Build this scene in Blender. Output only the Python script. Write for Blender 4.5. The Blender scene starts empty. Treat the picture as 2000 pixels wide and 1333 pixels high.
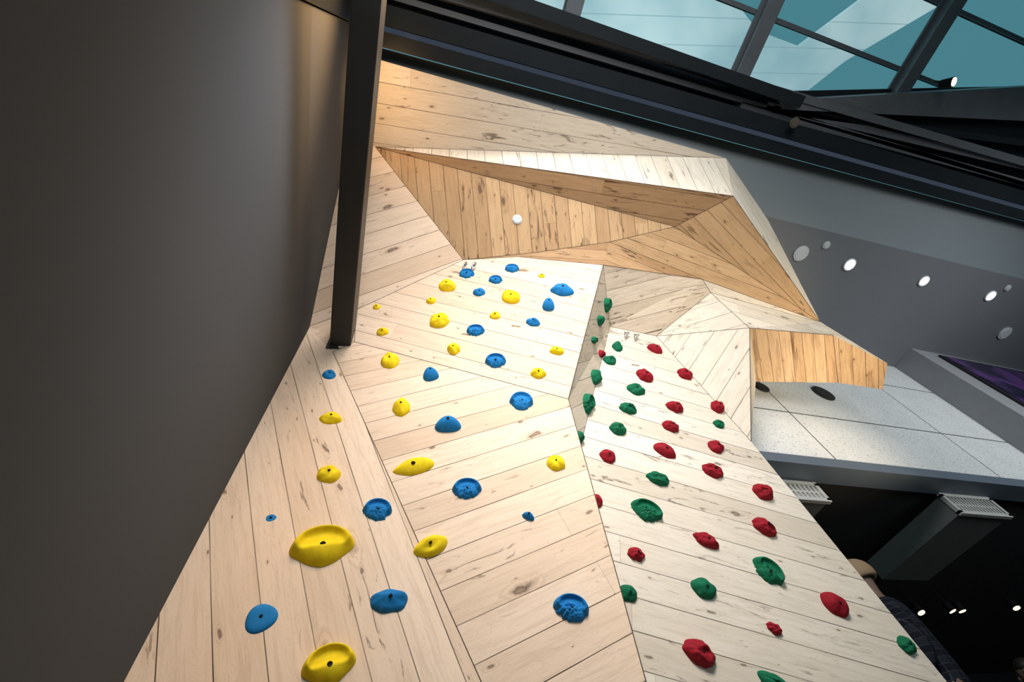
import bpy, math, random
from mathutils import Vector, Matrix, noise
random.seed(7)
scene = bpy.context.scene
S = 0.8; CAMZ = 0.3
def W(p): return Vector((p[0]*S, p[1]*S, p[2]*S+CAMZ))
# ---------------------------------------------------------------- camera (solved from vanishing points)
F = 849.0
vz = Vector((-130,-537,F)).normalized()
vy = Vector((-444,1449,F)); vy = (vy - vz*vy.dot(vz)).normalized()
vx = vy.cross(vz)
cam = bpy.data.cameras.new("camera"); camo = bpy.data.objects.new("camera", cam)
scene.collection.objects.link(camo)
right = Vector((vx.x,vy.x,vz.x)); down = Vector((vx.y,vy.y,vz.y)); fwd = Vector((vx.z,vy.z,vz.z))
M = Matrix((right,-down,-fwd)).transposed().to_4x4(); M.translation = Vector((0,0,CAMZ))
camo.matrix_world = M
cam.sensor_width = 36; cam.lens = F/2000*36; cam.clip_start=0.02; cam.clip_end=200
scene.camera = camo
scene.view_settings.view_transform = 'Standard'
scene.view_settings.look = 'None'
# survey helper: sight line through a point of the photo, in the room's axes
def ray(px,py):
    r = Vector((px-1000, py-666.5, F))
    return Vector((r.dot(vx), r.dot(vy), r.dot(vz)))
def atx(px,py,x): r=ray(px,py); return r*(x/r.x)
def aty(px,py,y): r=ray(px,py); return r*(y/r.y)
def atz(px,py,z): r=ray(px,py); return r*(z/r.z)
def plane(a,b,c):
    n=(b-a).cross(c-a).normalized(); return (n, n.dot(a))
def onp(px,py,pl):
    r=ray(px,py); return r*(pl[1]/pl[0].dot(r))
# ---------------------------------------------------------------- node helpers
def newmat(name):
    m=bpy.data.materials.new(name); m.use_nodes=True
    nt=m.node_tree; b=nt.nodes["Principled BSDF"]; return m,nt,b
def mth(nt,op,a,b=None,c=None,clamp=False):
    n=nt.nodes.new("ShaderNodeMath"); n.operation=op; n.use_clamp=clamp
    for i,v in enumerate((a,b,c)):
        if v is None: continue
        if isinstance(v,(int,float)): n.inputs[i].default_value=v
        else: nt.links.new(v,n.inputs[i])
    return n.outputs[0]
def comb(nt,x,y,z=0.0):
    n=nt.nodes.new("ShaderNodeCombineXYZ")
    for i,v in enumerate((x,y,z)):
        if isinstance(v,(int,float)): n.inputs[i].default_value=v
        else: nt.links.new(v,n.inputs[i])
    return n.outputs[0]
def mrange(nt,v,a,b,c=0.0,d=1.0):
    n=nt.nodes.new("ShaderNodeMapRange"); n.interpolation_type='SMOOTHSTEP'
    nt.links.new(v,n.inputs[0])
    for i,x in enumerate((a,b,c,d)): n.inputs[i+1].default_value=x
    return n.outputs[0]
def mixc(nt,f,a,b,mode='MIX'):
    n=nt.nodes.new("ShaderNodeMix"); n.data_type='RGBA'; n.blend_type=mode
    for s,v in ((0,f),(6,a),(7,b)):
        if isinstance(v,(int,float)): n.inputs[s].default_value=v
        elif isinstance(v,tuple): n.inputs[s].default_value=(*v,1)
        else: nt.links.new(v,n.inputs[s])
    return n.outputs[2]
def noiset(nt,vec,scale,detail=4,rough=.55,dist=0.0):
    n=nt.nodes.new("ShaderNodeTexNoise"); nt.links.new(vec,n.inputs["Vector"])
    n.inputs["Scale"].default_value=scale; n.inputs["Detail"].default_value=detail
    n.inputs["Roughness"].default_value=rough; n.inputs["Distortion"].default_value=dist
    return n.outputs[0]
def white(nt,vec):
    n=nt.nodes.new("ShaderNodeTexWhiteNoise"); n.noise_dimensions='3D'; nt.links.new(vec,n.inputs["Vector"]); return n.outputs["Value"]

def plankmat(name, base, light, dark, width=.18, length=4.6, stain=.6, stain_lo=.6, knot=.3, gapc=(.035,.02,.012), streak=(.10,.055,.03), sf=(1.8,11.0)):
    m,nt,b=newmat(name)
    uv=nt.nodes.new("ShaderNodeUVMap"); uv.uv_map="UVMap"
    sp=nt.nodes.new("ShaderNodeSeparateXYZ"); nt.links.new(uv.outputs[0],sp.inputs[0])
    u,v=sp.outputs[0],sp.outputs[1]
    vr=mth(nt,'DIVIDE',v,width); row=mth(nt,'FLOOR',vr); fv=mth(nt,'FRACT',vr)
    r1=white(nt,comb(nt,row,3.7,1.3))
    ur=mth(nt,'ADD',mth(nt,'DIVIDE',u,length),mth(nt,'MULTIPLY',r1,7.0))
    col=mth(nt,'FLOOR',ur); fu=mth(nt,'FRACT',ur)
    idv=white(nt,comb(nt,row,col,5.1)); id2=white(nt,comb(nt,col,row,9.7))
    dv=mth(nt,'MULTIPLY',mth(nt,'MINIMUM',fv,mth(nt,'SUBTRACT',1.0,fv)),width)
    du=mth(nt,'MULTIPLY',mth(nt,'MINIMUM',fu,mth(nt,'SUBTRACT',1.0,fu)),length)
    gap=mth(nt,'MAXIMUM',mrange(nt,dv,.0009,.0034,1.0,0.0),mrange(nt,du,.0003,.0016,.6,0.0))
    gapv=mrange(nt,noiset(nt,comb(nt,u,row,0.0),1.7,2),.35,.6,.55,1.0)
    gap=mth(nt,'MULTIPLY',gap,gapv)
    uo=mth(nt,'ADD',u,mth(nt,'MULTIPLY',idv,37.0)); 
    g1=noiset(nt,comb(nt,mth(nt,'MULTIPLY',uo,1.2),mth(nt,'MULTIPLY',v,16.0),mth(nt,'MULTIPLY',idv,20.0)),3.0,6,.65,.6)
    g2=noiset(nt,comb(nt,mth(nt,'MULTIPLY',uo,.8),mth(nt,'MULTIPLY',v,4.0),idv),2.2,3,.5,1.6)
    c=mixc(nt,idv,base,light)
    c=mixc(nt,mrange(nt,g2,.35,.75,0,.35),c,light)
    c=mixc(nt,mrange(nt,g1,.42,.70,0,.38),c,dark)
    rg=mth(nt,'FRACT',mth(nt,'MULTIPLY',g2,16.0)); c=mixc(nt,mrange(nt,rg,.72,1.0,0,.22),c,dark)
    c=mixc(nt,mrange(nt,id2,.60,.95,0,.26),c,dark)
    st=noiset(nt,comb(nt,mth(nt,'MULTIPLY',uo,sf[0]),mth(nt,'MULTIPLY',v,sf[1]),mth(nt,'MULTIPLY',id2,11.0)),1.9,7,.66,1.0)
    clus=mrange(nt,noiset(nt,comb(nt,mth(nt,'MULTIPLY',uo,.7),mth(nt,'MULTIPLY',v,1.5),id2),1.3,2),.40,.6,.2,1.0)
    stm=mrange(nt,st,stain_lo,stain_lo+.08,0,1)
    stm=mth(nt,'MULTIPLY',stm,mth(nt,'MULTIPLY',clus,mrange(nt,id2,.1,.5,.4,1.0)))
    c=mixc(nt,mth(nt,'MULTIPLY',stm,stain),c,streak)
    wob=noiset(nt,comb(nt,uo,v,idv),14.0,3)
    for (fx,fy,off,big) in((1.5,4.4,0.0,.10),(3.2,8.5,13.3,.09)):
        kv=comb(nt,mth(nt,'ADD',mth(nt,'MULTIPLY',uo,fx),mth(nt,'ADD',mth(nt,'MULTIPLY',wob,.20),off)),mth(nt,'ADD',mth(nt,'MULTIPLY',v,fy),mth(nt,'MULTIPLY',wob,.24)),0.0)
        vo=nt.nodes.new("ShaderNodeTexVoronoi"); vo.voronoi_dimensions='2D'; nt.links.new(kv,vo.inputs["Vector"]); vo.inputs["Scale"].default_value=1.0
        ks=nt.nodes.new("ShaderNodeSeparateXYZ"); nt.links.new(vo.outputs["Color"],ks.inputs[0])
        ksz=mth(nt,'MULTIPLY',mth(nt,'GREATER_THAN',ks.outputs[0],1.0-knot),mth(nt,'ADD',.025,mth(nt,'MULTIPLY',mth(nt,'POWER',ks.outputs[1],2.0),big)))
        rel=mth(nt,'DIVIDE',vo.outputs["Distance"],mth(nt,'ADD',ksz,.0001))
        km=mrange(nt,rel,.25,1.0,.95,0.0)
        c=mixc(nt,km,c,(.06,.032,.018))
        rings=mth(nt,'SINE',mth(nt,'MULTIPLY',rel,9.0))
        rm=mth(nt,'MULTIPLY',mrange(nt,rel,1.0,2.4,.5,0.0),mth(nt,'GREATER_THAN',rings,.0))
        c=mixc(nt,rm,c,dark)
    c=mixc(nt,gap,c,gapc)
    nt.links.new(c,b.inputs["Base Color"])
    b.inputs["Roughness"].default_value=.65
    b.inputs["Specular IOR Level"].default_value=.2
    hgt=mth(nt,'SUBTRACT',mth(nt,'MULTIPLY',g1,.12),mth(nt,'ADD',gap,mth(nt,'MULTIPLY',km,.25)))
    bp=nt.nodes.new("ShaderNodeBump"); bp.inputs["Strength"].default_value=.4; bp.inputs["Distance"].default_value=.004
    nt.links.new(hgt,bp.inputs["Height"]); nt.links.new(bp.outputs[0],b.inputs["Normal"])
    return m
def simple(name,col,rough=.5,metal=0,var=.12,scale=6.0,bump=0.0,emit=None,es=0,spec=.5):
    m,nt,b=newmat(name)
    tc=nt.nodes.new("ShaderNodeTexCoord")
    n=noiset(nt,tc.outputs["Object"],scale,4)
    c=mixc(nt,n,tuple(x*(1-var) for x in col),tuple(min(1,x*(1+var)) for x in col))
    nt.links.new(c,b.inputs["Base Color"])
    b.inputs["Roughness"].default_value=rough; b.inputs["Metallic"].default_value=metal
    b.inputs["Specular IOR Level"].default_value=spec
    if bump:
        bp=nt.nodes.new("ShaderNodeBump"); bp.inputs["Strength"].default_value=bump; bp.inputs["Distance"].default_value=.003
        n2=noiset(nt,tc.outputs["Object"],scale*12,3)
        nt.links.new(n2,bp.inputs["Height"]); nt.links.new(bp.outputs[0],b.inputs["Normal"])
    if emit:
        b.inputs["Emission Color"].default_value=(*emit,1); b.inputs["Emission Strength"].default_value=es
    return m

MP = plankmat("pale_maple_planks",(.66,.485,.345),(.79,.615,.47),(.48,.33,.22),stain=.75,stain_lo=.60,knot=.34)
MPC= plankmat("pale_maple_planks_cool",(.62,.535,.43),(.75,.67,.57),(.45,.37,.28),stain=.8,stain_lo=.58,knot=.32,streak=(.12,.085,.06))
MPS= plankmat("shaded_maple_planks",(.58,.48,.365),(.70,.60,.48),(.42,.33,.24),stain=.8,stain_lo=.59,knot=.3,streak=(.10,.07,.05))  # darker copy of the maple, side return's shade put into its colour
MPK= plankmat("streaky_maple_planks",(.54,.44,.33),(.68,.57,.445),(.37,.28,.20),stain=.92,stain_lo=.54,knot=.4,streak=(.09,.06,.04))  # real streaks; the darker base paints in the recess's weaker light
MB = plankmat("knotty_brown_planks",(.40,.24,.12),(.54,.355,.19),(.27,.15,.075),width=.14,stain=.85,stain_lo=.56,knot=.6,gapc=(.02,.01,.005),streak=(.07,.035,.018),sf=(1.3,9))  # knots and streaks are real; brown base also holds the unlit underside's shade
MBD= plankmat("shaded_brown_planks",(.32,.185,.09),(.44,.275,.145),(.20,.105,.05),width=.14,stain=.88,stain_lo=.55,knot=.6,gapc=(.02,.01,.005),streak=(.045,.023,.012),sf=(1.2,9.0))  # darker copy of the brown boards, painting shade on faces away from the skylight
MO = plankmat("orange_lit_planks",(.56,.365,.20),(.69,.475,.285),(.36,.20,.10),width=.12,stain=.9,stain_lo=.50,knot=.3,streak=(.15,.07,.033),sf=(.6,9))  # orange light falling on the soffit is put into the board colour
MGREY=simple("charcoal_wall_paint",(.088,.090,.095),.8,var=.06,scale=1.2,bump=.04,spec=.06)
MBAND=simple("blue_grey_paint",(.165,.19,.205),.6,var=.05,scale=1.5)
MCEIL=simple("mid_grey_ceiling_paint",(.15,.158,.17),.6,var=.05,scale=1.5)
MSTEEL=simple("painted_dark_steel",(.018,.017,.016),.45,metal=.1,var=.25,scale=5,bump=.12)
MSTEEL2=simple("dark_anodised_frame",(.020,.025,.030),.3,metal=.3,var=.2,scale=4)
MSTEEL3=simple("grey_highlight_frame",(.12,.13,.145),.4,metal=.2,var=.2,scale=4)  # lighter tone puts grey highlights into the rails' colour
MBLACK=simple("black_void_paint",(.008,.008,.009),.8,var=.2)
MFASC=simple("slate_fascia_paint",(.09,.115,.15),.5)
MDUCT=simple("dull_duct_metal",(.17,.173,.17),.5,metal=.1)
MGRL=simple("grille_metal",(.48,.48,.45),.4,metal=.1)
MPIER=simple("light_pier_paint",(.30,.30,.32),.5)
MWHITE=simple("white_plastic",(.50,.53,.55),.5)
MLAMP=simple("lit_lens",(.9,.9,.9),.4,emit=(1,.93,.82),es=3.5)
MLAMPW=simple("warm_lit_lens",(.9,.8,.7),.4,emit=(1,.72,.45),es=2.2)
MCHROME=simple("zinc_hardware",(.55,.55,.56),.28,metal=1)
MBOLT=simple("black_bolt_steel",(.008,.008,.009),.8,spec=.1)
MTAN=simple("tan_lamp_trim",(.10,.08,.065),.5)
MSEAM=simple("dark_board_joint",(.05,.032,.02),.8)  # dark colour of the thin strips laid along the panel creases
MFLOOR=simple("dark_floor",(.05,.047,.042),.5,var=.2,scale=2)
def holdmat(name,col,rough=.75,chalk=.22):
    m,nt,b=newmat(name); tc=nt.nodes.new("ShaderNodeTexCoord")
    n=noiset(nt,tc.outputs["Object"],22,4)
    c=mixc(nt,mrange(nt,n,.3,.7,0,1),tuple(x*.85 for x in col),col)
    ch=noiset(nt,tc.outputs["Object"],38,5,.7); c=mixc(nt,mrange(nt,ch,.60,.76,0,chalk),c,(.6,.6,.58))
    nt.links.new(c,b.inputs["Base Color"])
    b.inputs["Roughness"].default_value=rough; b.inputs["Specular IOR Level"].default_value=.15
    n2=noiset(nt,tc.outputs["Object"],220,3); bp=nt.nodes.new("ShaderNodeBump"); bp.inputs["Strength"].default_value=.4; bp.inputs["Distance"].default_value=.002
    nt.links.new(n2,bp.inputs["Height"]); nt.links.new(bp.outputs[0],b.inputs["Normal"]); return m
HM={'y':holdmat("yellow_resin",(.95,.68,.015),chalk=.05),'b':holdmat("blue_resin",(.015,.20,.50)),'g':holdmat("green_resin",(.006,.13,.06)),'r':holdmat("red_resin",(.28,.010,.019),chalk=.1)}
# concrete wall
MCON,nt,b=newmat("speckled_concrete_panels")
uv=nt.nodes.new("ShaderNodeUVMap"); sp=nt.nodes.new("ShaderNodeSeparateXYZ"); nt.links.new(uv.outputs[0],sp.inputs[0])
def frac_edge(o,w,off):
    f=mth(nt,'FRACT',mth(nt,'DIVIDE',mth(nt,'ADD',o,off),w)); return mth(nt,'MULTIPLY',mth(nt,'MINIMUM',f,mth(nt,'SUBTRACT',1.0,f)),w)
e=mth(nt,'MINIMUM',frac_edge(sp.outputs[0],2.4,.47),frac_edge(sp.outputs[1],1.05,.60))
g=mrange(nt,e,.005,.011,1,0)
spk=noiset(nt,comb(nt,sp.outputs[0],sp.outputs[1],0),44,3,.6)
cl=noiset(nt,comb(nt,sp.outputs[0],sp.outputs[1],3),3,6,.65)
c=mixc(nt,mrange(nt,cl,.0,1.0),(.52,.53,.535),(.64,.645,.64)); c=mixc(nt,mrange(nt,spk,.58,.66,0,.8),c,(.18,.175,.17)); c=mixc(nt,g,c,(.04,.038,.038))
nt.links.new(c,b.inputs["Base Color"]); b.inputs["Roughness"].default_value=.9; b.inputs["Specular IOR Level"].default_value=.15
# glass
def glassmat(name,tint):
    m=bpy.data.materials.new(name); m.use_nodes=True; nt=m.node_tree; nt.nodes.clear()
    o=nt.nodes.new("ShaderNodeOutputMaterial"); tr=nt.nodes.new("ShaderNodeBsdfTransparent"); tr.inputs[0].default_value=(*tint,1)
    gl=nt.nodes.new("ShaderNodeBsdfGlossy"); gl.inputs["Roughness"].default_value=.03; mx=nt.nodes.new("ShaderNodeMixShader"); fr=nt.nodes.new("ShaderNodeFresnel"); fr.inputs[0].default_value=1.45
    nt.links.new(fr.outputs[0],mx.inputs[0]); nt.links.new(tr.outputs[0],mx.inputs[1]); nt.links.new(gl.outputs[0],mx.inputs[2]); nt.links.new(mx.outputs[0],o.inputs[0]); return m
MGLASS=glassmat("tinted_skylight_glass",(.75,.93,.96)); MGLASS2=glassmat("dark_tinted_glass",(.40,.20,.25))
# screen
MSCR,nt,b=newmat("screen_purple_image"); tc=nt.nodes.new("ShaderNodeTexCoord")
n=noiset(nt,tc.outputs["Object"],1.1,3,.5,2.5)
c=mixc(nt,mrange(nt,n,.4,.62),(.01,.01,.03),(.08,.03,.14)); nt.links.new(c,b.inputs["Base Color"]); nt.links.new(c,b.inputs["Emission Color"]); b.inputs["Emission Strength"].default_value=.1; b.inputs["Roughness"].default_value=.3
# added panel outside: its glow imitates wood reflected in the glass
MREFL,nt,b=newmat("glowing_reflection_boards"); tc=nt.nodes.new("ShaderNodeTexCoord"); spx=nt.nodes.new("ShaderNodeSeparateXYZ"); nt.links.new(tc.outputs["Object"],spx.inputs[0])
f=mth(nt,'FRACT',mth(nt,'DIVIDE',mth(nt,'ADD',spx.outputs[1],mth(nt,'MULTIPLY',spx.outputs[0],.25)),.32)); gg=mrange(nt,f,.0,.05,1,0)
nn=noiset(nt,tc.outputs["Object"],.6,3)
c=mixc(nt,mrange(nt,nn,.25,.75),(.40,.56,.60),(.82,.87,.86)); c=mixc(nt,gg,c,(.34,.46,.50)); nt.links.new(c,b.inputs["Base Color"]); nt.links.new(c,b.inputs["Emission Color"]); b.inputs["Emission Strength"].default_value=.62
# ---------------------------------------------------------------- object helpers
def link(o): scene.collection.objects.link(o); return o
def setp(o,label=None,cat=None,kind=None,group=None):
    if label:o["label"]=label
    if cat:o["category"]=cat
    if kind:o["kind"]=kind
    if group:o["group"]=group
def mkmesh(name,verts,faces,mats,smooth=False,mi=None):
    me=bpy.data.meshes.new(name); me.from_pydata([tuple(v) for v in verts],[],faces)
    for m in (mats if isinstance(mats,list) else [mats]): me.materials.append(m)
    if mi:
        for p,i in zip(me.polygons,mi): p.material_index=i
    if smooth:
        for p in me.polygons: p.use_smooth=True
    me.update(); return me
def mkobj(name,me,loc=None,parent=None,**k):
    o=bpy.data.objects.new(name,me); link(o)
    if loc is not None:o.location=loc
    if parent is not None:o.parent=parent
    setp(o,**k); return o
def boxvf(a,b):
    x0,y0,z0=a; x1,y1,z1=b
    v=[(x0,y0,z0),(x1,y0,z0),(x1,y1,z0),(x0,y1,z0),(x0,y0,z1),(x1,y0,z1),(x1,y1,z1),(x0,y1,z1)]
    f=[(0,3,2,1),(4,5,6,7),(0,1,5,4),(1,2,6,5),(2,3,7,6),(3,0,4,7)]
    return v,f
def boxobj(name,a,b,mat,parent=None,bevel=0,**k):
    """room-axis corners a,b -> world object with its origin at the centre"""
    A=W(a);B=W(b);c=(A+B)/2
    lo=[min(A[i],B[i])-c[i] for i in range(3)];hi=[max(A[i],B[i])-c[i] for i in range(3)]
    v,f=boxvf(lo,hi); o=mkobj(name,mkmesh(name,v,f,mat),loc=c,**k)
    if parent: o.parent=parent; o.location=c-parent.location
    if bevel:
        m=o.modifiers.new("b",'BEVEL'); m.width=bevel; m.segments=2
    return o
def beamvf(p0,p1,w,h):
    p0=W(p0);p1=W(p1); d=(p1-p0).normalized(); s=d.cross(Vector((0,0,1))).normalized(); up=s.cross(d)
    vs=[]
    for p in (p0,p1):
        for a,b in((-1,-1),(1,-1),(1,1),(-1,1)): vs.append(p+s*a*w*S/2+up*b*h*S/2)
    return vs,[(0,1,2,3),(7,6,5,4),(0,4,5,1),(1,5,6,2),(2,6,7,3),(3,7,4,0)]
def ibeam(name,p0,p1,w,h,mat,flange=.03,**k):
    """steel section with two flanges and a web"""
    p0=Vector(p0);p1=Vector(p1); vs=[];fs=[]
    for dz,ww,hh in((-h/2+flange/2,w,flange),(h/2-flange/2,w,flange),(0,w*.45,h-flange)):
        v,f=beamvf(p0+Vector((0,0,dz)),p1+Vector((0,0,dz)),ww,hh); b0=len(vs); vs+=v; fs+=[tuple(i+b0 for i in q) for q in f]
    c=W((p0+p1)/2); vs=[v-c for v in vs]
    return mkobj(name,mkmesh(name,vs,fs,mat),loc=c,**k)
def polyobj(name,pts,mat,parent=None,thick=0,uvf=None,**k):
    P=[W(p) for p in pts]; c=sum(P,Vector())/len(P); n=len(P)
    nrm=(P[1]-P[0]).cross(P[2]-P[0]).normalized()
    if nrm.dot(c-Vector((0,0,CAMZ)))>0: P.reverse(); nrm=-nrm
    vs=[p-c for p in P]; fs=[tuple(range(n))]
    if thick:
        vs+=[p-c-nrm*thick for p in P]; fs.append(tuple(reversed(range(n,2*n))))
        for i in range(n): j=(i+1)%n; fs.append((i,i+n,j+n,j))
    me=mkmesh(name,vs,fs,mat)
    if uvf:
        ul=me.uv_layers.new(name="UVMap")
        for l in me.loops: ul.data[l.index].uv=uvf(me.vertices[l.vertex_index].co+c)
    o=mkobj(name,me,loc=c,**k)
    if parent: o.parent=parent; o.location=c-parent.location
    return o
def cylvf(r,h,seg=24,z0=0,r2=None):
    r2=r if r2 is None else r2
    v=[(r*math.cos(2*math.pi*i/seg),r*math.sin(2*math.pi*i/seg),z0) for i in range(seg)]+[(r2*math.cos(2*math.pi*i/seg),r2*math.sin(2*math.pi*i/seg),z0+h) for i in range(seg)]
    f=[tuple(reversed(range(seg))),tuple(range(seg,2*seg))]+[(i,(i+1)%seg,(i+1)%seg+seg,i+seg) for i in range(seg)]
    return v,f
def merge(parts):
    V=[];Fa=[]
    for v,f in parts:
        b0=len(V); V+=list(v); Fa+=[tuple(i+b0 for i in q) for q in f]
    return V,Fa
def torusvf(R,r,seg=24,s2=8,sx=1,sy=1):
    v=[];f=[]
    for i in range(seg):
        a=2*math.pi*i/seg
        for j in range(s2):
            b_=2*math.pi*j/s2; q=R+r*math.cos(b_)
            v.append((q*math.cos(a)*sx,q*math.sin(a)*sy,r*math.sin(b_)))
    for i in range(seg):
        for j in range(s2): f.append((i*s2+j,((i+1)%seg)*s2+j,((i+1)%seg)*s2+(j+1)%s2,i*s2+(j+1)%s2))
    return v,f
# ---------------------------------------------------------------- climbing wall vertices (room axes)
FZ=-.375; WY=2.77
P={}
P['P0']=Vector((-1.02,WY,FZ)); P['P1']=Vector((-1.02,2.79,4.40))
P['P3']=aty(650,688,WY); P['C1b']=aty(940,1333,WY)
P['B']=aty(1110,780,2.40)
pF2=plane(P['P3'],P['C1b'],P['B'])
d=(P['C1b']-P['P3']); P['F1b']=P['P3']+d*((FZ-P['P3'].z)/d.z)
P['A']=onp(692,668,pF2); P['R2']=onp(1262,1333,pF2)
d=P['R2']-P['B']; P['F2b']=P['B']+d*((FZ-P['B'].z)/d.z)
P['C']=atz(1178,518,5.0)
pF3=plane(P['A'],P['B'],P['C'])
P['G']=onp(905,508,pF3); P['H']=onp(697,605,pF3)
P['C2']=onp(1010,502,pF3)
P['K']=atx(655,400,-1.0)
pF4=plane(P['K'],P['H'],P['G'])
def f4x(x,z): n,dd=pF4; return Vector((x,(dd-n.x*x-n.z*z)/n.y,z))
P['K']=f4x(-1.02,P['K'].z)
P['L']=onp(733,287,pF4); P['Ll']=f4x(-1.02,6.09)
P['R']=atz(745,118,6.0); P['Rl']=Vector((-1.02,P['R'].y,6.0))
P['Q']=atz(1418,309,6.0)
P['N']=atz(1432,383,5.3)
P['S']=atz(1602,629,4.7)
pT3=plane(P['Q'],P['N'],P['S']); P['W3']=onp(1500,430,pT3)
P['M']=atz(1318,443,5.4)
pT4b=plane(P['L'],P['G'],P['M'])
P['M2']=onp(1288,452,pT4b); P['V']=onp(1190,473,pT4b); P['V0']=onp(1040,494,pT4b)
pT4d=plane(P['V'],P['M'],P['S']); P['J']=onp(1372,546,pT4d)
P['T']=aty(1191,638,2.3)
P['D']=aty(1135,868,2.72); P['E1']=aty(1850,1333,2.95)
pF5=plane(P['D'],P['T'],P['E1'])
P['Z6']=onp(1467,863,pF5); P['U']=onp(1282,657,pF5)
d=P['E1']-P['Z6']; P['F5b']=P['Z6']+d*((FZ-P['Z6'].z)/d.z)
n,dd=pF5; P['Vb']=Vector((1.66,(dd-n.x*1.66-n.z*FZ)/n.y,FZ))
P['V6']=atz(1464,641,4.3); P['Y9']=atz(1476,746,4.2)
P['a9']=atz(1627,655,4.3)
pF9=plane(P['V6'],P['Y9'],P['a9']); P['d9']=onp(1637,748,pF9)
P['b9']=atz(1733,710,4.1); pF9b=plane(P['a9'],P['d9'],P['b9']); P['c9']=onp(1724,761,pF9b)
P['E']=atz(1388,572,4.98)
facets=[]
def fac(part,vs,mat,dp,key=None): facets.append((part,vs,mat,dp,key))
fac('lower_panel',['P0','F1b','P3','P1'],MP,((487,870),(542,1333)),'F1')
fac('lower_panel',['P3','F1b','F2b','B','A'],MP,((840,1100),(1165,972)),'F2')
fac('lower_panel',['A','B','C','C2','G','H'],MP,((692,668),(1110,780)),'F3')
fac('lower_panel',['P1','P3','A'],MP,((605,640),(690,610)))
fac('lower_panel',['P1','A','H'],MP,((605,640),(690,610)))
fac('upper_panel',['P1','H','G','L','Ll','K'],MP,((725,525),(885,470)),'F4')
fac('side_return',['B','T','C'],MPS,((1140,700),(1175,690)),'F3b')
fac('side_return',['B','D','T'],MPS,((1140,700),(1175,690)),'F3c')
fac('side_return',['B','F2b','Vb','D'],MPS,((1140,700),(1175,690)))
fac('right_panel',['D','Vb','F5b','Z6','U','T'],MPC,((1180,930),(1560,1040)),'F5')
fac('right_panel',['U','Z6','V6'],MPC,((1385,770),(1455,660)),'F6')
fac('right_panel',['V6','Z6','Y9'],MPC,((1464,660),(1469,850)))
fac('right_recess',['C','J','T'],MPK,((1195,600),(1370,555)))
fac('right_recess',['J','U','T'],MPK,((1195,620),(1370,575)))
fac('right_recess',['J','E','U'],MPK,((1195,620),(1370,575)))
fac('right_recess',['E','V6','U'],MPC,((1300,655),(1450,610)))
fac('right_recess',['E','S','V6'],MPC,((1400,580),(1590,640)))
fac('right_recess',['S','a9','V6'],MPC,((1400,590),(1590,650)))
fac('right_recess',['S','b9','a9'],MPC,((1400,590),(1590,650)))
fac('right_recess',['E','J','S'],MPC,((1400,580),(1590,640)))
fac('soffit',['V6','a9','d9','Y9'],MO,((1550,650),(1560,745)),'F9')
fac('soffit',['a9','b9','c9','d9'],MO,((1680,690),(1682,745)))
fac('overhang',['Rl','R','Q','L','Ll'],MPC,((740,205),(1300,300)),'T1')
fac('overhang',['L','Q','N'],MPC,((1050,290),(1058,335)),'T2')
fac('overhang',['Q','W3','S','N'],MPC,((1432,345),(1600,628)))
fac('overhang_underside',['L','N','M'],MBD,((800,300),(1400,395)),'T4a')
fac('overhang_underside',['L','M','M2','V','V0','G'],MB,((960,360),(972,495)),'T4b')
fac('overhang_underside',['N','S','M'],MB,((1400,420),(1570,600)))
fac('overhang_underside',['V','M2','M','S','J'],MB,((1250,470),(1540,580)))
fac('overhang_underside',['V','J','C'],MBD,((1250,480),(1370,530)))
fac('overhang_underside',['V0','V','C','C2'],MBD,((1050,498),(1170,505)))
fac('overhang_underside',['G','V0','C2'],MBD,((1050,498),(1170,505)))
P['F5r']=P['F5b']+Vector((-.3,.35,0)); P['Z6r']=P['Z6']+Vector((-.1,.3,0))
fac('right_panel',['F5b','F5r','Z6r','Z6'],MPC,((1467,863),(1700,1150)))
wallroot=bpy.data.objects.new("climbing_wall",None); link(wallroot); wallroot.location=W((1.5,2.9,FZ))
setp(wallroot,label="faceted pale wood plank indoor climbing wall with large overhang",cat="climbing wall")
PL={}
from collections import OrderedDict
groups=OrderedDict()
for f in facets: groups.setdefault(f[0],[]).append(f)
plabels={'overhang_underside':'knotty brown timber underside','soffit':'timber soffit with orange light in its colour'}
for part,fl in groups.items():
    V=[];Fa=[];mi=[];UV=[];mats=[]
    for (pt,vs,mat,dp,key) in fl:
        pts=[P[v].copy() for v in vs]; 
        nr=Vector((0,0,0))
        for i in range(len(pts)): nr+=(pts[i]).cross(pts[(i+1)%len(pts)])
        nr.normalize(); c=sum(pts,Vector())/len(pts)
        if nr.dot(c)>0: pts.reverse(); nr=-nr
        pl=(nr,nr.dot(c))
        if key: PL[key]=(pl,[P[v] for v in vs])
        d=(onp(*dp[1],pl)-onp(*dp[0],pl)).normalized(); q=nr.cross(d).normalized()
        if mat not in mats: mats.append(mat)
        b0=len(V); V+=[W(p)-wallroot.location for p in pts]; Fa.append(tuple(range(b0,b0+len(pts)))); mi.append(mats.index(mat))
        ro=random.uniform(0,9)
        UV.append([((p.dot(d))*S+ro,(p.dot(q))*S+ro*.37+5) for p in pts])
    me=mkmesh(part,V,Fa,mats,mi=mi); ul=me.uv_layers.new(name="UVMap")
    for p,uvs in zip(me.polygons,UV):
        for l,u in zip(p.loop_indices,uvs): ul.data[l].uv=u
    o=mkobj(part,me,parent=wallroot)
    if part in plabels:o["label"]=plabels[part]
sv=[];sf_=[]
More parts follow.
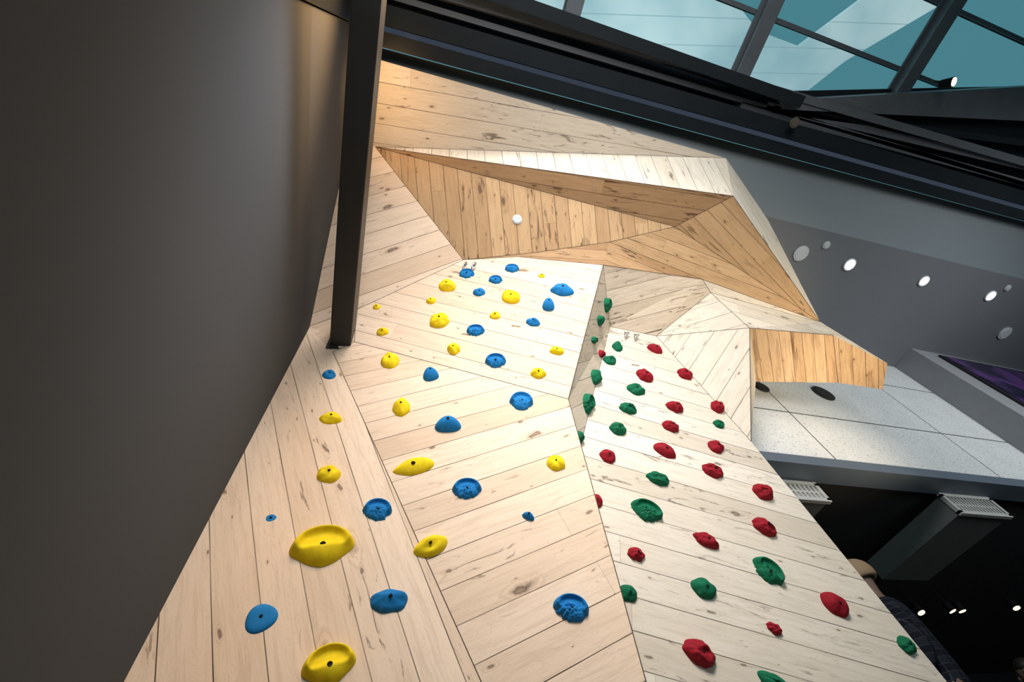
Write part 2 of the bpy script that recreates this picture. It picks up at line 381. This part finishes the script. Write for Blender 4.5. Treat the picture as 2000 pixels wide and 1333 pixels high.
for a_,b_ in (('F1b','P3'),('P3','A'),('A','B'),('B','F2b'),('B','C'),('A','H'),('H','G'),('P1','H'),('C','T'),('T','D'),('T','U'),('U','Z6'),('U','V6'),('E','V6'),('U','E'),('J','E'),('G','L'),('L','Q'),('L','N'),('N','M'),('L','M'),('M','S'),('N','S'),('V','M'),('V','J'),('G','V0'),('V0','V'),('C2','G'),('C2','C'),('J','C'),('J','S'),('V6','a9'),('a9','d9'),('V6','Z6'),('E','S')):
    v,f=beamvf(P[a_],P[b_],.005,.005)
    b0=len(sv); sv+=[x-wallroot.location for x in v]; sf_+=[tuple(i+b0 for i in q) for q in f]
mkobj("joint_strip",mkmesh("joint_strip",sv,sf_,MSEAM),parent=wallroot,label="thin dark joints between panels")
# ---------------------------------------------------------------- room
boxobj("wall_left",(-1.25,-.12,FZ),(-1.0,6,6.75),MGREY,kind="structure",label="smooth charcoal grey painted side wall")
boxobj("floor",(-1.25,-7,FZ-.2),(16,9,FZ),MFLOOR,kind="structure",label="dark floor")
polyobj("ceiling",[(-1,.80,6.3),(16,.48,6.3),(16,3.1,6.3),(-1,3.1,6.3)],MCEIL,thick=.05,kind="structure",label="dark grey ceiling with recessed lights")
polyobj("trim_1",[(-1,.02,6.62),(16,-.5,6.62),(16,.48,6.3),(-1,.80,6.3)],MBAND,thick=.03,kind="structure",label="sloping blue grey bulkhead below the skylight")
def uvw(co): return (co.x,co.z)
CY=2.85
polyobj("wall_back",[(3.9,CY,3.2),(16,CY,3.2),(16,CY,6.3),(3.9,CY,6.3)],MCON,thick=.15,uvf=uvw,kind="structure",label="speckled pale concrete panel wall")
boxobj("trim_2",(4.0,CY-.04,3.06),(16,CY+.25,3.2),MFASC,kind="structure",label="slate painted ledge under the concrete wall")
polyobj("trim_3",[(1.5,CY+.2,3.1),(16,CY+.2,3.1),(16,9,3.1),(1.5,9,3.1)],MBLACK,thick=.1,kind="structure",label="black lower ceiling")
boxobj("wall_far",(1.5,9,FZ),(16,9.15,3.2),MBLACK,kind="structure",label="black far wall of lower room")
boxobj("wall_right",(16,-7,FZ),(16.2,9,6.8),MCEIL,kind="structure",label="dark right wall")
boxobj("wall_pier",(9.95,2.37,3.2),(16,CY,6.3),MPIER,kind="structure",label="pale grey wall pier")
tv=boxobj("television",(10.5,2.33,3.5),(14.4,2.368,6.14),MBLACK,label="large flat screen showing dark purple picture",cat="television")
boxobj("screen",(10.58,2.31,3.58),(14.32,2.33,6.07),MSCR,parent=tv)
# ---------------------------------------------------------------- steel
boxobj("steel_post",(-1.2,-.5,FZ),(-.98,-.13,6.5),MSTEEL2,bevel=.01,label="dark vertical steel jamb beside grey wall",cat="post")
bx=boxobj("steel_beam",(-.724,-3.5,4.05),(-.513,2.80,4.36),MSTEEL,bevel=.008,label="dark painted steel beam anchored to climbing wall",cat="beam")
boxobj("end_plate",(-.75,2.755,4.0),(-.49,2.80,4.40),MSTEEL,parent=bx)
def rail(y0,y1,x0,x1,z,w,h,label,mat=None):
    ibeam("roof_beam",(x0,y0,z),(x1,y1,z),w,h,mat or MSTEEL2,label=label,cat="roof beam",group="skylight roof beams")
rail(-.07,-.55,-1,15,6.5,.16,.22,"dark roof beam at skylight edge")
rail(-.31,-.80,-1,15,6.46,.20,.26,"dark roof beam beside narrow glazing")
rail(-.50,-1.0,-1,15,6.50,.06,.2,"slim dark roof rail",MSTEEL3)
rail(-.64,-1.35,-1,15,6.42,.10,.2,"slim dark roof rail",MSTEEL3)
rail(-.81,-.84,-1,4.75,6.34,.14,.3,"dark roof beam bordering skylight glass")
rail(-.74,-.80,-1,4.75,6.22,.02,.05,"slim roof rail with grey highlights in its colour",MSTEEL3)
bt=[atz(1528,196,6.34),atz(2080,165,6.34),atz(2080,240,6.34),atz(1530,214,6.34)]
polyobj("roof_beam",bt,MSTEEL3,thick=.18,label="broad dark roof beam bordering skylight glass",cat="roof beam",group="skylight roof beams")
for (a0,a1,m_) in(((1490,205),(2080,345),MSTEEL3),((1500,212),(2080,290),MSTEEL2),((1440,205),(2080,380),MSTEEL3)):
    q0=atz(*a0,6.5);q1=atz(*a1,6.5); ibeam("roof_beam",q0,q1,.09,.2,m_,label="slim dark diagonal roof rail",cat="roof beam",group="skylight roof beams")
dk=[Vector((-1,-.42,6.66)),Vector((16,-.95,6.66)),atz(2400,160,6.66),atz(1530,178,6.66),Vector((-1,-.85,6.66))]
polyobj("trim_4",dk,MSTEEL2,thick=.04,kind="structure",label="dark metal roof deck")
pb=plane(Vector(dk[3]),Vector(dk[2]),Vector(dk[2])+Vector((0,0,1)))
for i,x in enumerate((-1.1,1.4,3.92,6.45,8.98,11.5)):
    ye=-.8 if x<4.6 else (pb[1]-pb[0].x*x)/pb[0].y+.1
    ibeam("skylight_mullion",(x,-7,6.60),(x,ye,6.60),.20,.20,MSTEEL3,label="dark skylight mullion running towards the wall",cat="skylight mullion",group="skylight mullions")
for y in (-1.62,-2.42,-3.22,-4.0):
    ibeam("skylight_purlin",(-1,y,6.76),(16,y-.12,6.76),.05,.08,MSTEEL3,flange=.015,label="slim dark skylight glazing bar",cat="glazing bar",group="skylight glazing bars")
polyobj("window_1",[(-1,-.85,6.83),(16,-.85,6.83),(16,-7,6.83),(-1,-7,6.83)],MGLASS,kind="structure",label="tinted skylight glass")
polyobj("window_2",[(-1,-.1,6.7),(16,-.6,6.7),(16,-.95,6.7),(-1,-.42,6.7)],MGLASS2,kind="structure",label="narrow glazing strip")
polyobj("reflection_panel",[atz(x,y,8.6) for x,y in((900,-90),(1350,-110),(1480,60),(1560,90),(1760,-60),(1870,-10),(1650,120),(1530,215),(1100,60))],MREFL,thick=.05,label="glowing boards added to imitate wood reflected in the glass",cat="reflection_panel")  # added panel, shaped like the wood's reflection in the skylight
# ---------------------------------------------------------------- discs, lamps
def disc(name,pos,nrm,r,mat,label,cat,lit=False,group=None,ringm=MWHITE,grille=False):
    root_v,root_f=merge([cylvf(r,.012,32),torusvf(r*.93,.008,32,6)])
    me=mkmesh(name,root_v,root_f,ringm)
    o=mkobj(name,me,label=label,cat=cat,group=group)
    q=Vector(nrm).normalized().to_track_quat('Z','Y'); o.matrix_world=Matrix.Translation(W(pos))@q.to_matrix().to_4x4()
    v,f=cylvf(r*.8,.006,32,.012,r*.78)
    mkobj("lens" if lit else "cover",mkmesh("lens",v,f,mat),parent=o)
    return o
def pxr(px,py,z,dpx): return atz(px,py,z), dpx*.5*z/ray(px,py).z*S*1.1
for (x,y,dp) in((1659,517,23),(1804,549,20),(1934,578,20)):
    p,r=pxr(x,y,6.29,dp); disc("downlight",p,(0,0,-1),r,MLAMP,"round lit recessed ceiling downlight","downlight",True,"ceiling downlights")
for (x,y,dp) in((1564,495,28),(1962,651,24)):
    p,r=pxr(x,y,6.29,dp); disc("ceiling_speaker",p,(0,0,-1),r,MWHITE,"round white ceiling speaker","speaker",group="ceiling speakers")
for (x,y,dp) in((1614,479,13),(1968,563,11)):
    p,r=pxr(x,y,6.29,dp); disc("smoke_detector",p,(0,0,-1),r,MWHITE,"small round white ceiling sensor","sensor",group="ceiling sensors")
for (x,y,dp) in((1487,757,30),(1608,769,42)):
    p=aty(x,y,CY-.01); disc("wall_vent",p,(0,-1,0),dp*.5*CY/ray(x,y).y*S,MBLACK,"round dark vent cover on concrete wall","vent",group="dark wall vents",ringm=MSTEEL)
pl=PL['T4b'][0]; p=onp(1010,429,pl); disc("wall_sensor",p,pl[0],9*p.length/ray(1010,429).length*S,MWHITE,"round white cover set in brown timber overhang","sensor")
p,r=pxr(1552,240,6.2,22); disc("beam_lamp",p,(0,0,-1),r*.75,MTAN,"tan round lamp under steel roof beam","lamp",True,ringm=MTAN)
def spotlamp(px,py,y=None,z=None,size=.06,label="small lit spotlight",stem=.25,lens=None):
    p=W(aty(px,py,y) if y else atz(px,py,z))
    root=bpy.data.objects.new("spotlight",None); link(root); root.location=p; setp(root,label=label,cat="spotlight",group="track spotlights")
    v,f=merge([cylvf(size*.9,size*2.0,20,0,size*.7),torusvf(size*.9,size*.08,20,6)])
    h=mkobj("lamp_head",mkmesh("lamp_head",v,f,MBOLT,True),parent=root)
    v,f=cylvf(size*.8,.01,20,-.01); l=mkobj("lens",mkmesh("lens",v,f,lens or MLAMP),parent=h)
    v,f=cylvf(size*.15,stem,8,size*2.0); mkobj("stem",mkmesh("stem",v,f,MBOLT),parent=root)
    h.rotation_euler=(random.uniform(-.3,.3),random.uniform(-.3,.3),0)
spotlamp(1862,160,z=6.1,size=.055,label="small added lamp imitating bulbs reflected in the skylight",stem=.1,lens=MLAMPW)  # lamp added where bulbs are only mirrored in the glass
for (x,y) in((1799,1197),(1860,1194),(1879,1194),(1985,1188)):
    spotlamp(x,y,y=5.4,size=.055,label="small lit spotlight in dark lower room",stem=.2,lens=MLAMPW)
# ---------------------------------------------------------------- ducts
def duct(x0,x1,z0,z1,y0,y1,label):
    body=boxobj("air_duct",(x0,y0,z0),(x1,y1,z1),MDUCT,bevel=.005,label=label,cat="air duct",group="air ducts under lower ceiling")
    vs=[];fs=[]
    def add(a,b):
        A=W(a)-body.location;B=W(b)-body.location
        v,f=boxvf([min(A[i],B[i]) for i in range(3)],[max(A[i],B[i]) for i in range(3)]); b0=len(vs); vs.extend(v); fs.extend([tuple(i+b0 for i in q) for q in f])
    e=.03
    add((x0-.02,y0-.05,z0-.02),(x1+.02,y0,z0+e)); add((x0-.02,y0-.05,z1-e),(x1+.02,y0,z1+.02))
    add((x0-.02,y0-.05,z0),(x0+e,y0,z1)); add((x1-e,y0-.05,z0),(x1+.02,y0,z1))
    k=int((x1-x0)/.06)
    for i in range(1,k): 
        x=x0+(x1-x0)*i/k; add((x-.012,y0-.035,z0+e),(x+.012,y0-.005,z1-e))
    add((x0,y0-.03,(z0+z1)/2-.01),(x1,y0-.01,(z0+z1)/2+.01))
    mkobj("grille",mkmesh("grille",vs,fs,MGRL),parent=body)
duct(7.2,8.12,2.76,3.04,3.12,4.6,"grey rectangular air duct with pale slatted grille")
duct(4.45,5.05,2.78,3.02,3.12,4.3,"short grey air duct with pale slatted grille")
# ---------------------------------------------------------------- climbing holds
def sm(x,a,b_): t=max(0,min(1,(x-a)/(b_-a))); return t*t*(3-2*t)
def hold_fn(kind,seed):
    o=Vector((seed*3.1,seed*1.7,seed*.9))
    def outline(th):
        c,s=math.cos(th),math.sin(th)
        R=1.0
        if kind=='jug': R=1+.22*noise.noise(o+Vector((c*4.5,s*4.5,0)))*sm(-s,-.1,.4)-.14*sm(-s,.0,.7)*abs(c)-.04*sm(-s,.5,1)
        elif kind=='wedge': R=.93+.07*math.cos(3*(th-math.pi/2))
        elif kind=='pad': R=.97+.05*math.cos(3*th+.6)
        elif kind=='rock': R=1+.16*noise.noise(o+Vector((c*2.0,s*2.0,0)))
        elif kind=='long': R=1-.22*sm(c,-.1,-1)*abs(s)
        elif kind=='scoop': R=1-.20*sm(-s,.05,.8)*abs(c)
        else: R=1+.14*noise.noise(o+Vector((c*1.3,s*1.3,0)))
        return R
    def height(x,y):
        r=min(1,math.hypot(x,y)); edge=(1-r**5)**.5 if r<1 else 0
        if kind in('jug','scoop'):
            up=sm(y,-.35,.12)
            lip=math.exp(-((r-.82)/.15)**2)*up
            low=(1-r**2.2)**.7 if r<1 else 0
            body=edge*.38*up+low*(.72 if kind=='scoop' else .60)*(1-up)+.12*low
            pocket=-.06*math.exp(-((x/.55)**2+((y-.38)/.22)**2))
            b_=0
            if kind=='jug': b_=(.14*noise.noise(o+Vector((x*5,y*5,0)))+.18*noise.noise(o+Vector((x*11,y*11,3))))*sm(-y+.45,0,.3)*low
            return max(0,body+pocket*edge+b_)+edge*.50*lip
        if kind=='wedge': return ((1-r**3)**.6)*(.72+.34*math.exp(-((x*.8)**2+(y-.15)**2)/.5))
        if kind=='pad': return ((1-r**4)**.5)*(.62+.12*y+.05*x)
        if kind=='rock': return ((1-r**3)**.6)*(.8+.26*noise.noise(o+Vector((x*1.8,y*1.8,1)))+.08*math.sin(8*y+4*noise.noise(o+Vector((x*2,y*2,0)))))
        if kind=='long': return ((1-r**2.4)**.6)*(.7+.12*x+.2*y)
        return ((1-r**2.6)**.58)*(.78+.22*y+.22*noise.noise(o+Vector((x*1.5,y*1.5,0))))
    return outline,height
def make_hold(px,py,wp,hp,colr,kind,key,rot=0,dep=None,hs=.86):
    seed=random.uniform(0,50)
    pl=PL[key][0]; nr=pl[0]; c=onp(px,py,pl)
    xm=(onp(px+wp/2,py,pl)-onp(px-wp/2,py,pl)); ym=(onp(px,py-hp/2,pl)-onp(px,py+hp/2,pl))
    w=xm.length*S*.97; h=ym.length*S*hs
    if key in('F3b','F3c'): w=min(w,.14); h=min(h,.22)
    yd=ym.normalized(); xd=yd.cross(nr).normalized()
    if xd.dot(xm)<0: xd=-xd
    zd=nr; yd=zd.cross(xd).normalized()
    h=max(h,.42*w); h=min(h,1.5*w) if key not in('F3b','F3c') else h
    D=.28*(w+h)
    D=min(D,.46*min(w,h)+.02)
    if kind in('scoop','jug'): D*=.85
    if kind=='pad': D*=.55
    ol,hf=hold_fn(kind,seed)
    rings=22;seg=56; V=[];Fa=[]
    V.append((0,0,hf(0,0)*D))
    for i in range(1,rings+1):
        r=math.sin(i/rings*math.pi/2)
        for j in range(seg):
            th=2*math.pi*j/seg; q=r*ol(th); V.append((q*math.cos(th)*w/2,q*math.sin(th)*h/2,hf(r*math.cos(th),r*math.sin(th))*D-(.003 if i==rings else 0)))
    for j in range(seg): Fa.append((0,1+j,1+(j+1)%seg))
    for i in range(rings-1):
        for j in range(seg): a=1+i*seg; Fa.append((a+j,a+seg+j,a+seg+(j+1)%seg,a+(j+1)%seg))
    Fa.append(tuple(reversed([1+(rings-1)*seg+j for j in range(seg)])))
    me=mkmesh("climbing_hold",V,Fa,HM[colr],True)
    names={'y':'yellow','b':'blue','g':'green','r':'red'}; kn={'jug':'shell-shaped climbing hold with rough pocket','scoop':'large smooth climbing jug with crescent rim','wedge':'rounded triangular climbing hold','pad':'flat rounded pad climbing hold','rock':'lumpy rock-shaped climbing hold','long':'long tapered climbing hold','nub':'small rounded climbing hold'}
    o=mkobj("climbing_hold",me,label=names[colr]+" "+kn[kind]+" on wood planks",cat="climbing hold",group=names[colr]+" climbing holds on the wood wall")
    R3=Matrix((xd,yd,zd)).transposed().to_4x4()@Matrix.Rotation(math.radians(rot),4,'Z')
    o.matrix_world=Matrix.Translation(W(c))@R3
    br=max(.005,min(.012,w*.045)); by=-.22 if kind in('scoop','jug') else .0
    bz=hf(0,by*1)*D
    v,f=merge([cylvf(br,.005,16,bz-.003),torusvf(br,.002,16,6)])
    v=[(x,y+by*h/2,z+(bz if k_>=32 else 0)) for k_,(x,y,z) in enumerate(v)]
    mkobj("bolt",mkmesh("bolt",v,f,MBOLT),parent=o)
HL=[
(646,821,46,22,'y','nub','F1',0),(642,930,48,34,'y','nub','F1',0),(630,1072,130,84,'y','scoop','F1',-2),(643,1302,108,92,'y','scoop','F1',0),
(808,914,84,34,'y','long','F2',8),(841,1069,68,44,'y','nub','F2',18),(784,799,37,34,'y','nub','F2',0),(762,708,36,28,'y','nub','F2',20),
(748,650,24,15,'y','nub','F3',0),(736,601,15,11,'y','nub','F3',0),(842,589,20,12,'y','nub','F3',0),(873,561,36,22,'y','nub','F3',-22),
(859,629,40,28,'y','nub','F3',12),(886,683,25,26,'y','nub','F3',0),(998,583,37,25,'y','nub','F3',-12),(967,618,22,14,'y','nub','F3',0),(1058,540,14,7,'y','nub','F3',0),
(1087,687,29,16,'y','nub','F3',0),(1051,731,31,20,'y','nub','F3',0),(1085,907,37,30,'y','nub','F2',0),
(643,735,27,18,'b','nub','F1',0),(737,1000,60,44,'b','jug','F1',-8),(529,1014,24,18,'b','pad','F1',0),(510,1210,66,66,'b','pad','F1',0),
(760,1176,78,50,'b','nub','F1',-8),(1115,1190,72,62,'b','jug','F2',0),(912,958,60,42,'b','jug','F2',0),(1032,1010,27,17,'b','wedge','F2',-20),
(875,833,56,32,'b','wedge','F2',0),(841,735,34,26,'b','wedge','F2',20),(1018,788,48,34,'b','jug','F2',0),(968,707,43,28,'b','jug','F3',0),
(929,648,37,22,'b','jug','F3',0),(1041,631,29,16,'b','nub','F3',-15),(1071,598,26,28,'b','wedge','F3',0),(1098,569,47,22,'b','nub','F3',-4),
(936,573,25,14,'b','nub','F3',0),(968,549,28,15,'b','jug','F3',0),(1000,527,29,15,'b','jug','F3',0),(912,537,31,16,'b','jug','F3',0),
(1205,679,19,18,'g','nub','F5',0),(1190,706,24,16,'g','nub','F5',0),(1241,763,33,20,'g','nub','F5',0),(1225,800,33,20,'g','rock','F5',0),
(1206,840,31,24,'g','rock','F5',0),(1403,830,18,16,'g','rock','F5',0),(1284,937,41,26,'g','rock','F5',0),(1262,1000,60,44,'g','jug','F5',-8),
(1498,1118,54,48,'g','jug','F5',-18),(1373,1151,46,42,'g','nub','F5',0),(1768,1262,28,30,'g','rock','F5',0),(1512,1336,60,40,'g','rock','F5',0),
(1226,1161,36,38,'g','nub','F5',0),(1183,597,14,34,'g','jug','F3b',0),(1170,627,10,24,'g','nub','F3b',0),(1159,665,10,15,'g','nub','F3b',0),
(1161,738,14,32,'g','nub','F3c',0),(1146,790,20,46,'g','jug','F3c',0),(1131,855,10,28,'g','nub','F3c',0),
(1279,684,27,15,'r','nub','F5',0),(1337,733,27,19,'r','rock','F5',0),(1258,736,30,22,'r','rock','F5',-20),(1400,797,23,24,'r','rock','F5',0),
(1317,797,31,20,'r','rock','F5',0),(1309,835,31,21,'r','rock','F5',0),(1397,875,29,22,'r','nub','F5',0),(1297,882,42,24,'r','nub','F5',-15),
(1186,893,31,26,'r','nub','F5',-20),(1390,922,36,26,'r','rock','F5',0),(1488,963,34,31,'r','rock','F5',0),(1491,1031,40,32,'r','rock','F5',0),
(1378,1057,46,28,'r','rock','F5',0),(1241,1084,34,28,'r','rock','F5',0),(1628,1183,43,40,'r','nub','F5',-10),(1511,1229,26,24,'r','rock','F5',0),
(1364,1277,58,56,'r','rock','F5',0),(1171,693,9,22,'r','nub','F3b',0),(1164,980,24,30,'r','nub','F5',0)]
for h in HL: make_hold(*h)
def anchor(px,py,key):
    pl=PL[key][0]; c=onp(px,py,pl); nr=pl[0]; yd=(onp(px,py-10,pl)-onp(px,py+10,pl)).normalized(); xd=yd.cross(nr).normalized()
    v,f=boxvf((-.018,-.03,0),(.018,.03,.006)); v2,f2=cylvf(.012,.02,12); V,Fa=merge([(v,f),(v2,f2)])
    o=mkobj("bolt_hanger",mkmesh("bolt_hanger",V,Fa,MCHROME),label="steel bolt hanger with carabiner at top of climbing route",cat="carabiner",group="top anchors on climbing wall")
    o.matrix_world=Matrix.Translation(W(c))@Matrix((xd,yd,nr)).transposed().to_4x4()
    v,f=torusvf(.038,.006,24,8,.62,1.15)
    k=mkobj("carabiner",mkmesh("carabiner",v,f,MCHROME,True),parent=o); k.location=(0,-.055,.035); k.rotation_euler=(.5,1.2,0)
for x,y,k in((908,518,'F3'),(926,518,'F3'),(1222,653,'F5'),(1241,657,'F5')): anchor(x,y,k)
# ---------------------------------------------------------------- people
MSKIN=simple("skin",(.12,.068,.048),.6,var=.05); MHAIR=simple("dark_hair",(.012,.009,.007),.6); MCAP=simple("tan_cap_cloth",(.22,.15,.085),.8)
MJEAN=simple("denim",(.02,.03,.06),.8); MSHIRT2=simple("pale_blue_cloth",(.035,.05,.075),.8); MLIP=simple("lip",(.10,.04,.035),.5); MEYE=simple("eye",(.03,.02,.02),.2); MLAN=simple("blue_lanyard",(.01,.08,.4),.5)  # skin and cloth tones darkened, room's shade put into their colour
MPLAID,nt,b=newmat("plaid_flannel"); tc=nt.nodes.new("ShaderNodeTexCoord"); sx=nt.nodes.new("ShaderNodeSeparateXYZ"); nt.links.new(tc.outputs["Object"],sx.inputs[0])
def stripe(o,w,t): return mth(nt,'LESS_THAN',mth(nt,'FRACT',mth(nt,'DIVIDE',o,w)),t)
a=stripe(sx.outputs[0],.075,.5); a2=stripe(sx.outputs[2],.075,.5); l1=stripe(sx.outputs[0],.0375,.08); l2=stripe(sx.outputs[2],.0375,.08)
c=mixc(nt,mth(nt,'MULTIPLY',a,.7),(.012,.015,.021),(.004,.005,.010)); c=mixc(nt,mth(nt,'MULTIPLY',a2,.6),c,(.003,.0035,.007)); c=mixc(nt,mth(nt,'MAXIMUM',l1,l2),c,(.028,.032,.04))
nt.links.new(c,b.inputs["Base Color"]); b.inputs["Roughness"].default_value=.95; b.inputs["Specular IOR Level"].default_value=.1
def skinobj(name,pts,edges,rad,mat,parent,root=0,sub=2,label=None):
    me=bpy.data.meshes.new(name); me.from_pydata(pts,edges,[]); me.materials.append(mat)
    o=bpy.data.objects.new(name,me); link(o); o.parent=parent
    sk=o.modifiers.new("skin",'SKIN'); sk.use_smooth_shade=True
    if not me.skin_vertices: me.skin_vertices.new()
    for i,r in enumerate(rad):
        d_=me.skin_vertices[0].data[i]; d_.radius=(r,r) if not isinstance(r,tuple) else r; d_.use_root=(i==root)
    ss=o.modifiers.new("s",'SUBSURF'); ss.levels=sub; ss.render_levels=sub
    if label:o["label"]=label
    return o
def ell(name,c,s,mat,parent,fn=None,seg=24,ring=14):
    V=[];Fa=[]
    for i in range(ring+1):
        ph=math.pi*i/ring
        for j in range(seg):
            th=2*math.pi*j/seg; p=Vector((math.sin(ph)*math.cos(th),math.sin(ph)*math.sin(th),math.cos(ph)))
            if fn:p=fn(p)
            V.append((p.x*s[0]+c[0],p.y*s[1]+c[1],p.z*s[2]+c[2]))
    for i in range(ring):
        for j in range(seg): Fa.append((i*seg+j,(i+1)*seg+j,(i+1)*seg+(j+1)%seg,i*seg+(j+1)%seg))
    return mkobj(name,mkmesh(name,V,Fa,mat,True),parent=parent)
def person(loc,yaw,sc,shirt,label,cap=None,lan=False):
    root=bpy.data.objects.new("person",None); link(root); root.location=loc; root.rotation_euler=(0,0,yaw); root.scale=(sc,)*3; setp(root,label=label,cat="person")
    pts=[(0,0,.95),(0,.01,1.12),(0,.01,1.32),(0,.01,1.46),(0,0,1.53),(0,-.012,1.60),(0,-.012,1.68),(0,-.005,1.73)]
    rad=[(.15,.11),(.14,.10),(.165,.115),(.09,.075),(.052,.055),(.066,.078),(.076,.092),(.062,.075)]
    ed=[(i,i+1) for i in range(7)]
    for s in(-1,1):
        b0=len(pts)
        pts+=[(s*.17,.01,1.41),(s*.235,.04,1.14),(s*.22,-.14,1.0),(s*.2,-.21,.985)]; rad+=[.06,.043,.03,(.022,.036)]
        ed+=[(3,b0),(b0,b0+1),(b0+1,b0+2),(b0+2,b0+3)]
        for k,(dx,ln) in enumerate(((-.03,.06),(-.01,.07),(.012,.065),(.03,.05))):
            f0=len(pts); pts+=[(s*.2+dx,-.25,.985),(s*.2+dx,-.25-ln*.55,.972),(s*.2+dx,-.25-ln*.8,.945)]; rad+=[.009,.0085,.007]; ed+=[(b0+3,f0),(f0,f0+1),(f0+1,f0+2)]
        f0=len(pts); pts+=[(s*.2-s*.045,-.21,.985),(s*.2-s*.05,-.25,.975)]; rad+=[.011,.009]; ed+=[(b0+3,f0),(f0,f0+1)]
        l0=len(pts); pts+=[(s*.10,0,.86),(s*.11,-.02,.5),(s*.11,.02,.1),(s*.11,-.12,.035)]; rad+=[.095,.06,.042,.035]; ed+=[(0,l0),(l0,l0+1),(l0+1,l0+2),(l0+2,l0+3)]
    skinobj("body",pts,ed,rad,MSKIN,root)
    sp_=[(0,0,.88),(0,.01,1.1),(0,.01,1.32),(0,.01,1.45)]; sr=[(.185,.135),(.175,.13),(.195,.14),(.11,.09)]; se=[(0,1),(1,2),(2,3)]
    for s in(-1,1):
        b0=len(sp_); sp_+=[(s*.18,.01,1.41),(s*.237,.04,1.15),(s*.224,-.12,1.01)]; sr+=[.082,.062,.05]; se+=[(3,b0),(b0,b0+1),(b0+1,b0+2)]
    skinobj("shirt",sp_,se,sr,shirt,root)
    tp=[(0,0,.93)];trd=[(.16,.125)];te=[]
    for s in(-1,1):
        b0=len(tp); tp+=[(s*.10,0,.84),(s*.11,-.02,.5),(s*.11,.02,.12)]; trd+=[.115,.08,.062]; te+=[(0,b0),(b0,b0+1),(b0+1,b0+2)]
    skinobj("trousers",tp,te,trd,MJEAN,root)
    for s in(-1,1):
        ell("shoe",(s*.11,-.06,.045),(.05,.14,.045),MBOLT,root)
        ell("eye",(s*.032,-.098,1.665),(.012,.008,.008),MEYE,root,seg=10,ring=8); ell("ear",(s*.082,0,1.655),(.012,.02,.032),MSKIN,root,seg=10,ring=8)
    ell("nose",(0,-.108,1.64),(.013,.018,.026),MSKIN,root,seg=10,ring=8); ell("mouth",(0,-.098,1.60),(.024,.007,.007),MLIP,root,seg=10,ring=8)
    def hf(p):
        if p.z<-.15: p=Vector((p.x*.96,p.y*.96 if p.y>0 else p.y*.5,p.z*.7))
        return p
    ell("hair",(0,.02,1.70),(.09,.098,.085),MHAIR,root,hf)
    if cap:
        def cf(p): return Vector((p.x,p.y,max(p.z,-.35)))
        ell("cap",(0,.0,1.70),(.106,.119,.115),cap,root,cf)
        ell("brim",(0,-.13,1.69),(.075,.09,.010),cap,root)
    if lan:
        v,f=torusvf(.10,.006,28,6,1.0,1.0); k=mkobj("lanyard",mkmesh("lanyard",v,f,MLAN,True),parent=root); k.location=(0,-.06,1.40); k.rotation_euler=(.9,0,0)
def head_base(px,py,t):
    r=ray(px,py)*t; return W(r)
w=head_base(1682,1134,.0052); person(Vector((w.x,w.y,CAMZ+FZ*S)),math.radians(215),(w.z-(CAMZ+FZ*S))/1.67,MPLAID,"person in dark plaid flannel shirt and tan cap standing beyond wall",MCAP,True)
w=head_base(2005,1312,.0063); person(Vector((w.x,w.y,CAMZ+FZ*S)),math.radians(200),(w.z-(CAMZ+FZ*S))/1.67,MSHIRT2,"person in pale blue shirt in the dark lower room")
# ---------------------------------------------------------------- light
wd=bpy.data.worlds.new("world"); scene.world=wd; wd.use_nodes=True; bg=wd.node_tree.nodes["Background"]
bg.inputs[0].default_value=(.15,.40,.47,1); bg.inputs[1].default_value=.60
def area(name,pos,tgt,size,en,col,spread=math.pi,sy=None):
    l=bpy.data.lights.new(name,'AREA'); l.energy=en; l.color=col; l.size=size; l.spread=spread
    if sy: l.shape='RECTANGLE'; l.size_y=sy
    o=bpy.data.objects.new(name,l); link(o); o.location=W(pos); o.rotation_euler=(W(tgt)-W(pos)).to_track_quat('-Z','Y').to_euler(); return o
def spot(name,pos,tgt,en,col,ang=60,blend=.6,rad=.08):
    l=bpy.data.lights.new(name,'SPOT'); l.energy=en; l.color=col; l.spot_size=math.radians(ang); l.spot_blend=blend; l.shadow_soft_size=rad
    o=bpy.data.objects.new(name,l); link(o); o.location=W(pos); o.rotation_euler=(W(tgt)-W(pos)).to_track_quat('-Z','Y').to_euler(); return o
area("daylight_key",(.2,-3.4,5.4),(2.0,2.7,2.7),1.6,88,(1,.955,.93),math.radians(74))
area("low_fill",(.8,-4.5,1.2),(2.5,.9,5.6),2.4,66,(1,.985,.97),math.radians(76))  # added unseen light low behind the camera, lifts the downward faces
area("right_fill",(9.5,-2.5,2.6),(9.5,2.6,4.6),2.0,60,(.98,.99,1),math.radians(110))  # added unseen fill, brightens the ceiling and its discs
spot("warm_spot",(-.35,-.9,5.35),(-1.0,.12,4.0),420,(1,.60,.26),60,1.0,.25)
spot("wall_wash",(.9,-1.6,5.2),(-1.0,.75,3.0),560,(.96,.98,1),36,1.0,.4)  # added unseen spot, brightens the middle of the dark left wall
spot("warm_top",(-.70,.35,5.1),(-.45,.5,6.0),24,(1,.56,.2),130,1.0,.08)
spot("left_spot",(.0,-.9,5.4),(-.1,2.7,2.2),58,(1,.74,.54),58,.9,.15)
area("soffit_light",(6.5,1.0,1.0),(5.4,2.2,4.2),.6,14,(1,.82,.56),math.radians(60))
